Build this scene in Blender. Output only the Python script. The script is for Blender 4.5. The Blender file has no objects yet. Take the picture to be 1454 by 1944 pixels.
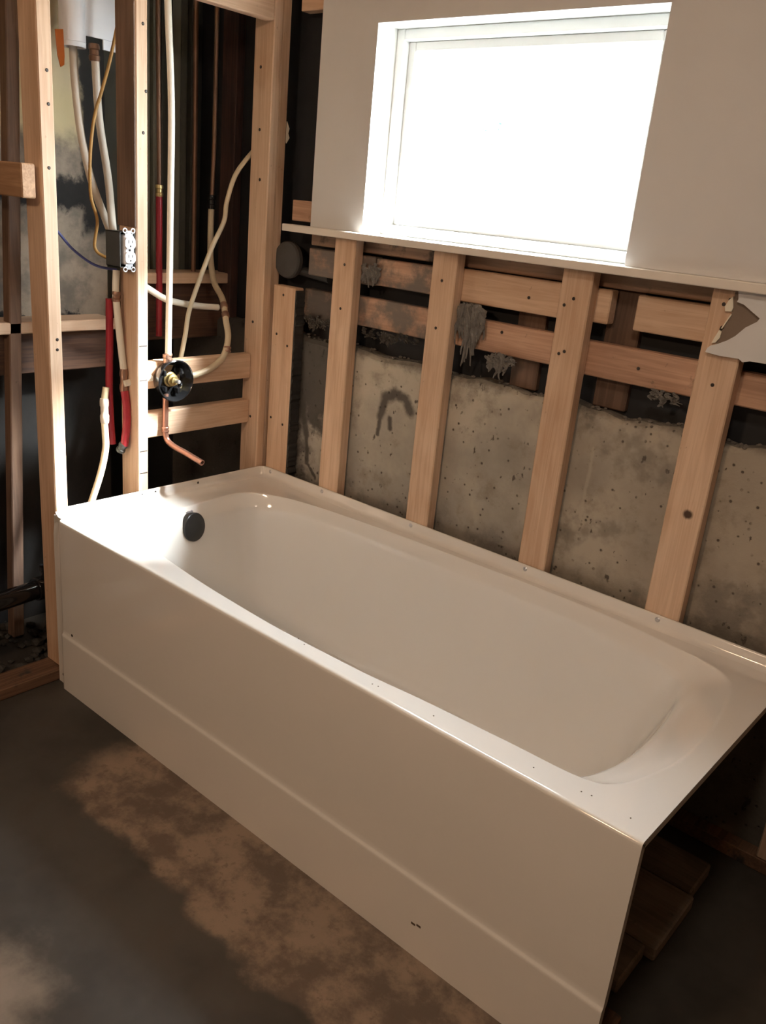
import bpy, bmesh, math, random
from mathutils import Vector, Matrix
random.seed(7)
S = bpy.context.scene
COL = S.collection

# ------------------------------------------------------------------ camera, sky, sun, lamps, exposure
cam_d = bpy.data.cameras.new('camera'); cam = bpy.data.objects.new('camera', cam_d); COL.objects.link(cam)
cam.matrix_world = Matrix(((0.7538769, -0.2864482, 0.5912842, 2.2093435),
                           (0.6506661, 0.2006861, -0.7323652, -2.0199166),
                           (0.0911222, 0.9368418, 0.3376747, 1.4979835),
                           (0, 0, 0, 1)))
cam_d.sensor_fit = 'VERTICAL'; cam_d.sensor_height = 24.0; cam_d.lens = 24.0*1619.76/1944.0
cam_d.clip_start = 0.05
S.camera = cam

W = bpy.data.worlds.new('sky'); S.world = W; W.use_nodes = True
bg = W.node_tree.nodes['Background']; bg.inputs[0].default_value = (0.88, 0.94, 1.0, 1); bg.inputs[1].default_value = 58.0

def aim(o, d):
    o.rotation_euler = Vector(d).to_track_quat('-Z', 'Y').to_euler()
sun_d = bpy.data.lights.new('sun', 'SUN'); sun_d.energy = 110.0; sun_d.angle = math.radians(18); sun_d.color = (0.98, 0.99, 1.0)
sun = bpy.data.objects.new('sun', sun_d); COL.objects.link(sun); sun.location = (3, 3, 5); aim(sun, (-0.80, -0.66, -1.0))

def area(name, loc, d, size, energy, color):
    l = bpy.data.lights.new(name, 'AREA'); l.shape = 'DISK'; l.size = size; l.energy = energy; l.color = color
    o = bpy.data.objects.new(name, l); COL.objects.link(o); o.location = loc; aim(o, d); return o
area('ceiling_lamp', (1.05, -3.0, 2.26), (-0.05, 0.4, -1), 0.30, 23.0, (1.0, 0.69, 0.45))
area('stud_fill_lamp', (1.90, -1.40, 2.30), (-0.35, 0.1, -1), 0.25, 9.0, (1.0, 0.82, 0.64))  # added unseen lamp that lifts the right-facing sides of the left studs
por = bpy.data.lights.new('window_portal', 'AREA'); por.shape = 'RECTANGLE'; por.size = 0.86; por.size_y = 0.56
por.cycles.is_portal = True
po = bpy.data.objects.new('window_portal', por); COL.objects.link(po); po.location = (0.826, 0.2, 1.69); aim(po, (0, -1, 0))

S.view_settings.view_transform = 'Standard'; S.view_settings.look = 'None'
S.view_settings.gamma = 1.0; S.view_settings.use_curve_mapping = False
S.view_settings.exposure = 0.0

# ------------------------------------------------------------------ helpers: objects
WP = {}
def link(o, parent=None, loc=(0, 0, 0)):
    COL.objects.link(o); WP[o.name] = Vector(loc)
    if parent is not None:
        o.parent = parent; o.location = Vector(loc) - WP[parent.name]
    else: o.location = loc
    return o
def tag(o, label=None, cat=None, group=None, kind=None):
    if label: o['label'] = label
    if cat: o['category'] = cat
    if group: o['group'] = group
    if kind: o['kind'] = kind
    return o
def empty(name, loc, label=None, cat=None, group=None, kind=None):
    o = bpy.data.objects.new(name, None); o.empty_display_size = 0.05
    link(o, None, loc); return tag(o, label, cat, group, kind)
def obj(name, bm, mats, parent=None, loc=None, smooth=False, auto=None):
    """bm is in world coordinates; the origin goes to loc (default: middle of the base)"""
    bm.normal_update()
    if loc is None:
        xs = [v.co.x for v in bm.verts]; ys = [v.co.y for v in bm.verts]; zs = [v.co.z for v in bm.verts]
        loc = ((min(xs)+max(xs))/2, (min(ys)+max(ys))/2, min(zs))
    bmesh.ops.translate(bm, verts=bm.verts, vec=-Vector(loc))
    me = bpy.data.meshes.new(name); bm.to_mesh(me); bm.free()
    for m in (mats if isinstance(mats, (list, tuple)) else [mats]): me.materials.append(m)
    if smooth:
        me.polygons.foreach_set('use_smooth', [True]*len(me.polygons))
        if auto: me.set_sharp_from_angle(angle=math.radians(auto))
    return link(bpy.data.objects.new(name, me), parent, loc)

def bake(o, ang=40):
    me = bpy.data.meshes.new_from_object(o.evaluated_get(bpy.context.evaluated_depsgraph_get())); o.modifiers.clear(); o.data = me
    me.set_sharp_from_angle(angle=math.radians(ang))
# ------------------------------------------------------------------ helpers: shapes (world coordinates)
def add_box(bm, x0, x1, y0, y1, z0, z1, bev=0.0, mat=0):
    r = bmesh.ops.create_cube(bm, size=1.0)
    vs = r['verts']
    for v in vs:
        v.co = Vector((x0+(v.co.x+.5)*(x1-x0), y0+(v.co.y+.5)*(y1-y0), z0+(v.co.z+.5)*(z1-z0)))
    fs = {f for v in vs for f in v.link_faces}
    for f in fs: f.material_index = mat
    if bev > 0:
        es = list({e for v in vs for e in v.link_edges})
        bmesh.ops.bevel(bm, geom=es, offset=bev, segments=1, affect='EDGES', profile=0.5)
    return bm
def box(*a, **k): return add_box(bmesh.new(), *a, **k)
def catmull(P, n=8, closed=False):
    P = [Vector(p) for p in P]; out = []; N = len(P)
    rng = range(N) if closed else range(N-1)
    for i in rng:
        if closed: p0, p1, p2, p3 = P[i-1], P[i], P[(i+1) % N], P[(i+2) % N]
        else:
            p1, p2 = P[i], P[i+1]
            p0 = P[i-1] if i > 0 else p1*2-p2
            p3 = P[i+2] if i+2 < N else p2*2-p1
        for k in range(n):
            t = k/n
            out.append(0.5*((2*p1)+(-p0+p2)*t+(2*p0-5*p1+4*p2-p3)*t*t+(-p0+3*p1-3*p2+p3)*t**3))
    if not closed: out.append(P[-1])
    return out
def add_tube(bm, pts, r, seg=12, cap=True, hollow=0.0, mat=0):
    pts = [Vector(p) for p in pts]; n = len(pts); rings = []
    rr = r if isinstance(r, (list, tuple)) else [r]*n
    t0 = (pts[1]-pts[0]).normalized()
    u = t0.orthogonal().normalized()
    for i, p in enumerate(pts):
        t = ((pts[min(i+1, n-1)]-pts[max(i-1, 0)])).normalized()
        u = (u - t*u.dot(t)).normalized(); w = t.cross(u)
        rings.append([bm.verts.new(p+(u*math.cos(a)+w*math.sin(a))*rr[i]) for a in [2*math.pi*k/seg for k in range(seg)]])
    def quads(a, b):
        for k in range(seg):
            f = bm.faces.new((a[k], a[(k+1) % seg], b[(k+1) % seg], b[k])); f.material_index = mat
    for i in range(n-1): quads(rings[i], rings[i+1])
    if cap:
        bm.faces.new(list(reversed(rings[0]))).material_index = mat
        if hollow > 0:
            t = (pts[-1]-pts[-2]).normalized()
            inner = [bm.verts.new(pts[-1]+(v.co-pts[-1])*hollow) for v in rings[-1]]
            deep = [bm.verts.new(v.co-t*r*2.5) for v in inner]
            quads(rings[-1], inner); quads(inner, deep); bm.faces.new(deep)
        else: bm.faces.new(rings[-1]).material_index = mat
    return bm
def tube(pts, r, smooth_n=0, **k):
    if smooth_n: pts = catmull(pts, smooth_n)
    return add_tube(bmesh.new(), pts, r, **k)
def add_lathe(bm, c, axis, prof, seg=32, mat=0):
    """prof: list of (radius, distance along axis)"""
    axis = Vector(axis).normalized(); u = axis.orthogonal().normalized(); w = axis.cross(u); c = Vector(c)
    rings = []
    for r, h in prof:
        if r < 1e-6: rings.append([bm.verts.new(c+axis*h)])
        else: rings.append([bm.verts.new(c+axis*h+(u*math.cos(a)+w*math.sin(a))*r) for a in [2*math.pi*k/seg for k in range(seg)]])
    for a, b in zip(rings, rings[1:]):
        for k in range(seg):
            k2 = (k+1) % seg
            if len(a) == 1 and len(b) == 1: continue
            if len(a) == 1: f = bm.faces.new((a[0], b[k], b[k2]))
            elif len(b) == 1: f = bm.faces.new((a[k], b[0], a[k2]))
            else: f = bm.faces.new((a[k], b[k], b[k2], a[k2]))
            f.material_index = mat
    bmesh.ops.recalc_face_normals(bm, faces=bm.faces)
    return bm
def lathe(*a, **k): return add_lathe(bmesh.new(), *a, **k)
def add_prism(bm, pts, d, mat=0):
    """pts: planar polygon (3D), extruded by vector d"""
    d = Vector(d); a = [bm.verts.new(Vector(p)) for p in pts]; b = [bm.verts.new(Vector(p)+d) for p in pts]
    n = len(a)
    bm.faces.new(a).material_index = mat; bm.faces.new(list(reversed(b))).material_index = mat
    for i in range(n): bm.faces.new((a[i], b[i], b[(i+1) % n], a[(i+1) % n])).material_index = mat
    bmesh.ops.recalc_face_normals(bm, faces=bm.faces)
    return bm
def prism(*a, **k): return add_prism(bmesh.new(), *a, **k)

# ------------------------------------------------------------------ helpers: node materials
class NT:
    def __init__(s, name):
        s.m = bpy.data.materials.new(name); s.m.use_nodes = True
        s.t = s.m.node_tree; s.n = s.t.nodes; s.l = s.t.links
        s.bsdf = s.n['Principled BSDF']; s.tc = s.n.new('ShaderNodeTexCoord'); s.P = s.tc.outputs['Object']
    def put(s, sock, v):
        if isinstance(v, bpy.types.NodeSocket): s.l.new(v, sock)
        elif hasattr(sock.default_value, '__len__') and len(sock.default_value) == 4 and len(v) == 3: sock.default_value = (*v, 1)
        else: sock.default_value = v
    def math(s, op, a, b=0.0, clamp=False):
        n = s.n.new('ShaderNodeMath'); n.operation = op; n.use_clamp = clamp; s.put(n.inputs[0], a); s.put(n.inputs[1], b); return n.outputs[0]
    def vm(s, op, a, b=(0, 0, 0)):
        n = s.n.new('ShaderNodeVectorMath'); n.operation = op; s.put(n.inputs[0], a); s.put(n.inputs[1], b)
        return n.outputs['Value'] if op in ('LENGTH', 'DISTANCE', 'DOT_PRODUCT') else n.outputs[0]
    def noise(s, v, scale=5, detail=4, rough=0.55, dist=0.0):
        n = s.n.new('ShaderNodeTexNoise'); s.put(n.inputs['Vector'], v); n.inputs['Scale'].default_value = scale
        n.inputs['Detail'].default_value = detail; n.inputs['Roughness'].default_value = rough; n.inputs['Distortion'].default_value = dist
        return n.outputs['Fac']
    def voro(s, v, scale):
        n = s.n.new('ShaderNodeTexVoronoi'); s.put(n.inputs['Vector'], v); n.inputs['Scale'].default_value = scale; return n.outputs['Distance']
    def step(s, v, a, b):
        n = s.n.new('ShaderNodeMapRange'); n.interpolation_type = 'SMOOTHSTEP'; s.put(n.inputs[0], v)
        n.inputs[1].default_value = a; n.inputs[2].default_value = b; return n.outputs[0]
    def mix(s, f, a, b):
        n = s.n.new('ShaderNodeMix'); n.data_type = 'RGBA'; s.put(n.inputs[0], f); s.put(n.inputs[6], a); s.put(n.inputs[7], b); return n.outputs[2]
    def xyz(s, v=None):
        n = s.n.new('ShaderNodeSeparateXYZ'); s.l.new(v or s.P, n.inputs[0]); return n.outputs
    def rnd(s): return s.n.new('ShaderNodeObjectInfo').outputs['Random']
    def bump(s, h, strength=0.3, dist=0.002):
        n = s.n.new('ShaderNodeBump'); s.put(n.inputs['Height'], h); n.inputs['Strength'].default_value = strength
        n.inputs['Distance'].default_value = dist; s.l.new(n.outputs[0], s.bsdf.inputs['Normal'])
    def out(s, color=None, rough=None, metal=None, spec=None):
        if color is not None: s.put(s.bsdf.inputs['Base Color'], color)
        if rough is not None: s.put(s.bsdf.inputs['Roughness'], rough)
        if metal is not None: s.bsdf.inputs['Metallic'].default_value = metal
        if spec is not None: s.bsdf.inputs['Specular IOR Level'].default_value = spec
        return s.m
    def seg(s, a, b, r, p, soft=0.5):
        """mask of a stroke from a to b (2D x,z in object space) with radius r; p = (x socket, z socket)"""
        ax, az = a; bx, bz = b; dx, dz = bx-ax, bz-az; L2 = dx*dx+dz*dz
        px = s.math('SUBTRACT', p[0], ax); pz = s.math('SUBTRACT', p[1], az)
        t = s.math('DIVIDE', s.math('ADD', s.math('MULTIPLY', px, dx), s.math('MULTIPLY', pz, dz)), L2, True)
        ex = s.math('SUBTRACT', px, s.math('MULTIPLY', t, dx)); ez = s.math('SUBTRACT', pz, s.math('MULTIPLY', t, dz))
        d = s.math('SQRT', s.math('ADD', s.math('MULTIPLY', ex, ex), s.math('MULTIPLY', ez, ez)))
        return s.math('SUBTRACT', 1.0, s.step(d, r*(1-soft), r*(1+soft)))
def lin(r, g, b):
    return tuple(((c/255)/12.92 if c/255 <= .04045 else ((c/255+.055)/1.055)**2.4) for c in (r, g, b))
MC = {}
def plain(name, col, rough=0.5, metal=0.0, var=0.12, scale=30, spec=None, bump=0.0):
    if name in MC: return MC[name]
    t = NT(name); f = t.noise(t.P, scale, 5)
    c = t.mix(f, tuple(x*(1-var) for x in col), tuple(min(1, x*(1+var)) for x in col))
    if bump: t.bump(f, bump)
    MC[name] = t.out(c, rough, metal, spec); return MC[name]
def wood(name, axis, light, dark, mold=0.0, moldcol=(0.03, 0.028, 0.024), rough=0.65, knots=(), vary=0.5):
    if name in MC: return MC[name]
    t = NT(name)
    off = t.vm('SCALE', (13.0, 7.0, 5.0)); off.node.inputs['Scale'].default_value = 1.0
    t.l.new(t.rnd(), off.node.inputs['Scale'])
    sc = [70, 70, 70]; sc['xyz'.index(axis)] = 2.6
    q = t.vm('ADD', t.vm('MULTIPLY', t.P, tuple(sc)), off)
    big = t.noise(t.vm('ADD', t.vm('MULTIPLY', t.P, tuple(x/9 if x > 5 else x for x in sc)), off), 1.0, 3, 0.5, 0.8)
    g = t.noise(q, 1.0, 3, 0.6, 1.2)
    f = t.math('ADD', t.math('MULTIPLY', t.step(g, 0.36, 0.66), 0.45), t.math('MULTIPLY', t.step(big, 0.35, 0.65), 0.55))
    c = t.mix(f, dark, light)
    if vary:
        n = t.n.new('ShaderNodeHueSaturation'); t.l.new(c, n.inputs['Color'])
        t.put(n.inputs['Value'], t.math('ADD', t.math('MULTIPLY', t.rnd(), 0.18*vary), 1.0-0.09*vary)); c = n.outputs[0]
    for (kx, ky, kz, r) in knots:
        d = t.vm('DISTANCE', t.vm('ADD', t.P, t.vm('SCALE', (0, 0, 0))), (kx, ky, kz))
        d = t.math('ADD', d, t.math('MULTIPLY', t.math('SUBTRACT', g, 0.5), r*0.5))
        c = t.mix(t.math('SUBTRACT', 1.0, t.step(d, r*.55, r*1.2)), c, (0.07, 0.035, 0.018))
    sp = t.step(t.noise(t.P, 55, 3, .6), 0.68, 0.76)
    c = t.mix(t.math('MULTIPLY', sp, 0.45), c, tuple(x*.35 for x in dark))
    if mold > 0:
        m = t.step(t.noise(t.vm('ADD', t.P, off), 9, 6, .65), 0.62-mold*.35, 0.72-mold*.2)
        c = t.mix(t.math('MULTIPLY', m, 0.92), c, moldcol)
    t.bump(g, 0.25, 0.001)
    MC[name] = t.out(c, rough); return MC[name]

PINE_L, PINE_D = lin(220, 191, 164), lin(190, 155, 126)
OLD_L, OLD_D = lin(198, 160, 134), lin(152, 116, 94)
DK_L, DK_D = lin(104, 74, 56), lin(60, 42, 34)
pine_z = wood('pine_upright', 'z', PINE_L, PINE_D)
pine_y = wood('pine_along_y', 'y', PINE_L, PINE_D)
pine_x = wood('pine_along_x', 'x', PINE_L, PINE_D)
pine_knot = wood('pine_upright_knotted', 'z', PINE_L, PINE_D, knots=((0.010, -0.02, 0.815, 0.013),))
old_x = wood('old_fir_along_x', 'x', OLD_L, OLD_D, mold=0.05)
old_moldy = wood('old_fir_stained', 'x', OLD_L, OLD_D, mold=0.80, moldcol=lin(100, 93, 86))
old_black = wood('old_fir_blackened', 'x', OLD_L, OLD_D, mold=1.0, moldcol=lin(64, 59, 54))
dark_z = wood('dark_board_upright', 'z', DK_L, DK_D, rough=.8)
dark_y = wood('dark_board_along_y', 'y', DK_L, DK_D, rough=.8)
brown_z = wood('brown_stud_upright', 'z', lin(118, 92, 74), lin(82, 62, 50), rough=.75)
grey_floorboard = wood('grey_dusty_board', 'x', lin(150, 136, 120), lin(112, 100, 86), mold=0.1, rough=.85)
plate_y = wood('brown_plate', 'y', lin(132, 98, 74), lin(84, 60, 44), mold=.15, rough=.8)
steel = plain('dark_steel_nail', (0.05, 0.04, 0.035), 0.5, 0.6)
zinc = plain('zinc_screw', (0.6, 0.6, 0.62), 0.35, 0.9)

# ------------------------------------------------------------------ structure: room shell
def m_floor():
    t = NT('concrete_floor'); x, y, z = t.xyz()
    n1 = t.noise(t.P, 2.2, 5, .6); n2 = t.noise(t.P, 9, 6, .65); n3 = t.noise(t.P, 60, 4, .6)
    base = t.mix(t.step(n1, .35, .65), lin(54, 50, 46), lin(74, 70, 65))
    base = t.mix(t.math('MULTIPLY', t.step(n2, .5, .75), .4), base, lin(70, 60, 50))
    e = t.math('ADD', t.math('MULTIPLY', t.math('SUBTRACT', n2, .5), .12), t.math('MULTIPLY', t.math('SUBTRACT', t.noise(t.P, 3, 2), .5), .10))
    my = t.math('MULTIPLY', t.step(t.math('ADD', y, e), -1.105, -1.07), t.math('SUBTRACT', 1.0, t.step(y, -.81, -.76)))
    mx = t.math('MULTIPLY', t.step(t.math('ADD', x, t.math('MULTIPLY', e, 1.4)), .40, .50), t.math('SUBTRACT', 1.0, t.step(t.math('ADD', x, e), 1.70, 1.86)))
    m = t.math('MULTIPLY', my, mx)
    stain = t.mix(t.step(t.noise(t.P, 7, 7, .7), .40, .60), lin(98, 85, 75), lin(138, 120, 104))
    stain = t.mix(t.math('MULTIPLY', t.step(t.noise(t.vm('ADD', t.P, (4, 2, 0)), 34, 5, .7), .56, .66), .55), stain, lin(96, 80, 68))
    base = t.mix(m, base, stain)
    d = t.math('ADD', t.vm('DISTANCE', t.P, (0.93, -1.50, 0)), t.math('MULTIPLY', t.math('SUBTRACT', n2, .5), .25))
    base = t.mix(t.math('MULTIPLY', t.math('SUBTRACT', 1.0, t.step(d, .03, .18)), .35), base, lin(190, 170, 150))
    wr = t.math('MULTIPLY', t.step(t.math('SUBTRACT', x, t.math('MULTIPLY', y, -0.3)), 1.55, 1.9), .35)
    base = t.mix(t.math('MULTIPLY', t.step(n3, .68, .78), .3), base, lin(40, 34, 28))
    t.bump(n3, .15, .001)
    return t.out(base, t.math('ADD', .42, t.math('MULTIPLY', m, .4)), 0, .35)
floor = tag(obj('floor', box(-1.6, 4.2, -4.2, 0.30, -0.08, 0.0), m_floor(), loc=(0, 0, 0)), kind='structure')

def m_dry(name, col):
    t = NT(name); n = t.noise(t.P, 3, 4); n2 = t.noise(t.P, 120, 3)
    c = t.mix(t.step(n, .3, .7), tuple(x*.95 for x in col), col)
    t.bump(n2, .08, .001)
    return t.out(c, .7)
drywall = m_dry('painted_drywall', lin(214, 213, 213))
warmwall = m_dry('room_drywall', lin(176, 140, 108))
ceil = tag(obj('ceiling', box(-1.6, 4.2, -4.2, 0.30, 2.36, 2.44), m_dry('ceiling_boards', lin(178, 146, 116))), kind='structure')
tag(obj('wall_right', box(3.9, 4.0, -4.2, 0.30, 0, 2.36), warmwall), kind='structure')
tag(obj('wall_front', box(-1.6, 3.9, -4.2, -4.1, 0, 2.36), warmwall), kind='structure')

# ---- back wall: drywall with window opening, concrete foundation, sheathing, boards, furring studs
WX0, WX1, WZ0, WZ1 = 0.397, 1.257, 1.412, 1.973
back = empty('wall_back', (1.8, 0, 0), kind='structure')
bm = bmesh.new()
DX0, DX1, DY0, DY1, DZ0, DZ1 = 0.176, 3.9, -0.006, 0.008, 1.412, 2.36
add_box(bm, DX0, WX0, DY0, DY1, DZ0, DZ1); add_box(bm, WX1, DX1, DY0, DY1, DZ0, DZ1); add_box(bm, WX0, WX1, DY0, DY1, WZ1, DZ1)
bmesh.ops.remove_doubles(bm, verts=bm.verts, dist=1e-5)
obj('drywall_panel', bm, drywall, back)
# jamb liners around the opening
white_p = plain('white_window_paint', (0.82, 0.82, 0.80), 0.45, var=.03)
# ledge board that caps the opened lower wall
bm = box(0.076, 3.9, -0.036, 0.010, 1.390, 1.4115, bev=0.002)
ledge = obj('ledge_board', bm, m_dry('ledge_paint', lin(226, 218, 208)), back)
ledge['label'] = 'thin white ledge board under the window wall'
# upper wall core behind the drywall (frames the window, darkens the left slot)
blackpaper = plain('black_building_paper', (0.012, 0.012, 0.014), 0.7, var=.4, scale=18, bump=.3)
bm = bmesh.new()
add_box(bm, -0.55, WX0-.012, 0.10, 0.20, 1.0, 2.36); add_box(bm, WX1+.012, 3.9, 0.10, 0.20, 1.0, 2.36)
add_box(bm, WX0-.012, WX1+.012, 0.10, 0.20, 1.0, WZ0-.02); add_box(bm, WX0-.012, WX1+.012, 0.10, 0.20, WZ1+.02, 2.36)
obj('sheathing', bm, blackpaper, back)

def m_concrete():
    t = NT('foundation_concrete'); x, y, z = t.xyz()
    n1 = t.noise(t.P, 2.6, 5, .6); n2 = t.noise(t.P, 11, 6, .65); n3 = t.noise(t.P, 70, 4, .6)
    c = t.mix(t.step(n1, .35, .65), lin(146, 139, 129), lin(182, 174, 159))
    c = t.mix(t.math('MULTIPLY', t.step(x, .8, 1.6), .45), c, lin(148, 134, 118))
    c = t.mix(t.math('MULTIPLY', t.step(n2, .50, .70), .6), c, lin(118, 108, 94))
    pit = t.math('SUBTRACT', 1.0, t.step(t.voro(t.vm('ADD', t.P, t.vm('SCALE', (0, 0, 0))), 42), .10, .20))
    pitm = t.math('MAXIMUM', t.math('MULTIPLY', pit, t.step(t.noise(t.vm('ADD', t.P, (3, 3, 3)), 16, 3), .44, .56)), t.step(t.noise(t.vm('MULTIPLY', t.P, (1, 1, .55)), 38, 5, .6), .655, .70))
    c = t.mix(t.math('MULTIPLY', pitm, .85), c, lin(62, 50, 42))
    # damp blackened corner on the left and damp line towards the floor
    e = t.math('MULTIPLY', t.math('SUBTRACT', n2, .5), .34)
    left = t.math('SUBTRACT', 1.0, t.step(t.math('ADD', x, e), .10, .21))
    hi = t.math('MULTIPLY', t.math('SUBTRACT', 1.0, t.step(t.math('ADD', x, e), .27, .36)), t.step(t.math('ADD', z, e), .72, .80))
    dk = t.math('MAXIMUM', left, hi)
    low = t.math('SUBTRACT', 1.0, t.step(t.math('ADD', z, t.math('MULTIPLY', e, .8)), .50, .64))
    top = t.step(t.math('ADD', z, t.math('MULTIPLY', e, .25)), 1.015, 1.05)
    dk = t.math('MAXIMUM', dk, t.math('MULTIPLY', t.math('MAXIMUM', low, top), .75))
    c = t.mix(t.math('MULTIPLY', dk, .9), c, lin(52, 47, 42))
    p = (t.math('ADD', x, t.math('MULTIPLY', t.math('SUBTRACT', n2, .5), .03)), t.math('ADD', z, t.math('MULTIPLY', t.math('SUBTRACT', n3, .5), .02)))
    tar = None
    for a, b, r in [((.488, .86), (.505, .922), .014), ((.505, .922), (.544, .944), .018), ((.544, .944), (.588, .935), .016),
                    ((.588, .935), (.612, .90), .017), ((.49, .86), (.484, .80), .008), ((.53, .86), (.535, .83), .009),
                    ((.115, .96), (.125, .85), .014), ((.125, .85), (.165, .72), .014), ((.165, .72), (.175, .62), .009), ((.175, .62), (.22, .575), .006)]:
        k = t.seg(a, b, r, p, .6); tar = k if tar is None else t.math('MAXIMUM', tar, k)
    c = t.mix(t.math('MULTIPLY', tar, .9), c, lin(62, 56, 50))
    drip = t.math('MAXIMUM', t.seg((1.240, .94), (1.238, .72), .005, p, .6), t.seg((1.236, .72), (1.228, .61), .016, p, .4))
    c = t.mix(t.math('MULTIPLY', drip, .55), c, lin(176, 166, 150))
    wet = t.math('MULTIPLY', t.step(t.noise(t.vm('ADD', t.P, (7, 1, 2)), 5, 5, .6), .54, .64), t.step(x, .9, 1.2))
    c = t.mix(t.math('MULTIPLY', wet, .5), c, lin(92, 86, 78))
    t.bump(t.math('SUBTRACT', n3, t.math('MULTIPLY', pitm, 2.0)), .5, .004)
    return t.out(c, .85)
# foundation with a slightly wavy top edge
bm = bmesh.new(); NX = 90
def ctop(x): return 1.056 - 0.018*min(1, max(0, x)/1.3) + 0.006*math.sin(x*23) + 0.004*math.sin(x*61+1)
xs = [-0.6+4.5*i/NX for i in range(NX+1)]
rows = []
for x in xs:
    h = ctop(x); rows.append([bm.verts.new((x, .046, 0)), bm.verts.new((x, .046, h-.012)), bm.verts.new((x, .056, h)), bm.verts.new((x, .29, h+.004)), bm.verts.new((x, .29, 0))])
for a, b in zip(rows, rows[1:]):
    for k in range(4): bm.faces.new((a[k], b[k], b[k+1], a[k+1]))
bmesh.ops.recalc_face_normals(bm, faces=bm.faces)
obj('foundation', bm, m_concrete(), back, loc=(0, 0, 0))

def nail(parent, x, y, z, ax=(0, -1, 0), r=0.0045):
    n = Vector(ax); b = Vector((x, y, z))
    obj('nail', lathe(b-n*.003, n, [(0, 0), (r, 0), (r, .0036), (r*.6, .0046), (0, .0046)], seg=10), steel, parent)
def stud_back(x0, x1, z1, mat=pine_z, nails=(), lean=0.0, name='stud'):
    bm = box(x0, x1, 0.0, 0.040, 0.038, z1, bev=.003)
    for v in bm.verts: v.co.x += lean*(v.co.z-.5)
    o = obj(name, bm, mat, back)
    for x, z in nails: nail(o, x, 0, z)
    return o
s = stud_back(0.282, 0.370, 1.389, nails=((.330, 1.312), (.326, 1.177))); s['label'] = 'upright pine stud first right of the corner, under the left end of the ledge'
s = stud_back(0.671, 0.757, 1.389, nails=((.711, 1.310), (.708, 1.176))); s['label'] = 'upright pine stud below the left half of the window'
s = stud_back(1.091, 1.178, 1.389, nails=((1.109, 1.298), (1.133, 1.317), (1.131, 1.182), (1.116, 1.174))); s['label'] = 'upright pine stud below the right half of the window'
s = stud_back(1.480, 1.573, 1.389, mat=pine_knot, nails=((1.526, 1.173), (1.511, 1.356), (1.518, 1.301))); s['label'] = 'upright pine stud with a dark knot beside the torn drywall'
s = stud_back(1.893, 1.982, 1.389)
s = stud_back(2.30, 2.389, 1.389)
s = stud_back(0.012, 0.118, 1.213, nails=((.062, 1.184), (.038, 1.051), (.093, 1.019), (.029, .757), (.090, .744))); s['label'] = 'short pine stud in the corner with a ragged right edge'
obj('bottom_plate', box(0.002, 3.6, -0.002, 0.044, 0.0, 0.0375, bev=.002), plate_y, back)
# tarry rough edge on the corner stud
pts = [Vector((.1155, .002, .49)), Vector((.1155, .002, 1.205))]
pts += [Vector((.119+abs(random.gauss(0, .0035))+.004*abs(math.sin(k*.7)), .002, 1.205-.715*k/110)) for k in range(111)]
bm = prism(pts, (0, .040, 0))
o = obj('tar_crust', bm, plain('tar', (.03, .027, .024), .8, var=.5, bump=.4), back)

def hboard(x0, x1, z0, z1, mat, y0=0.040, d=.038, nails=(), label=None, name='board'):
    o = obj(name, box(x0, x1, y0+.0005, y0+d, z0, z1, bev=.003), mat, back)
    for x, z in nails: nail(o, x, y0, z)
    if label: o['label'] = label
    return o
# top rail right under the ledge, set back
hboard(0.12, 3.6, 1.352, 1.389, wood('rail_shadow', 'x', lin(168, 136, 112), lin(124, 98, 80), mold=.2), y0=.056)
hboard(0.130, 0.420, 1.258, 1.344, old_moldy)
hboard(0.424, 0.715, 1.262, 1.342, old_moldy)
hboard(0.720, 1.120, 1.258, 1.348, pine_x, nails=((.978, 1.298),))
hboard(1.124, 1.216, 1.263, 1.348, pine_x, label='short offcut of pine beside the third stud')
hboard(1.286, 1.600, 1.260, 1.346, pine_x)
hboard(1.64, 2.2, 1.260, 1.346, old_x)
hboard(0.120, 0.330, 1.120, 1.214, old_black, label='mouldy blackened board in the corner bay')
hboard(0.334, 0.720, 1.130, 1.220, old_moldy)
hboard(0.724, 1.130, 1.133, 1.217, old_x, nails=((.908, 1.194),))
hboard(1.134, 1.530, 1.127, 1.215, old_x, nails=((1.322, 1.170),))
hboard(1.534, 2.3, 1.130, 1.210, old_x)
for x0, x1 in ((0.928, 1.016), (1.194, 1.288), (1.95, 2.04)):
    o = obj('cripple_stud', box(x0, x1, .082, .118, 1.045, 1.35, bev=.003), brown_z, back)
# rubble of mortar crumbs on top of the foundation
bm = bmesh.new()
for k in range(150):
    x = random.uniform(.12, 1.9); y = random.uniform(.055, .098); r = random.uniform(.002, .007)
    q = bmesh.ops.create_icosphere(bm, subdivisions=1, radius=r)
    for v in q['verts']: v.co = Vector((v.co.x*random.uniform(.8, 1.5)+x, v.co.y+y, v.co.z*.7+ctop(x)+r*.4))
o = obj('crumbs', bm, plain('mortar_crumbs', (.16, .14, .12), .9, var=.4), back); o['kind'] = 'stuff'

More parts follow.
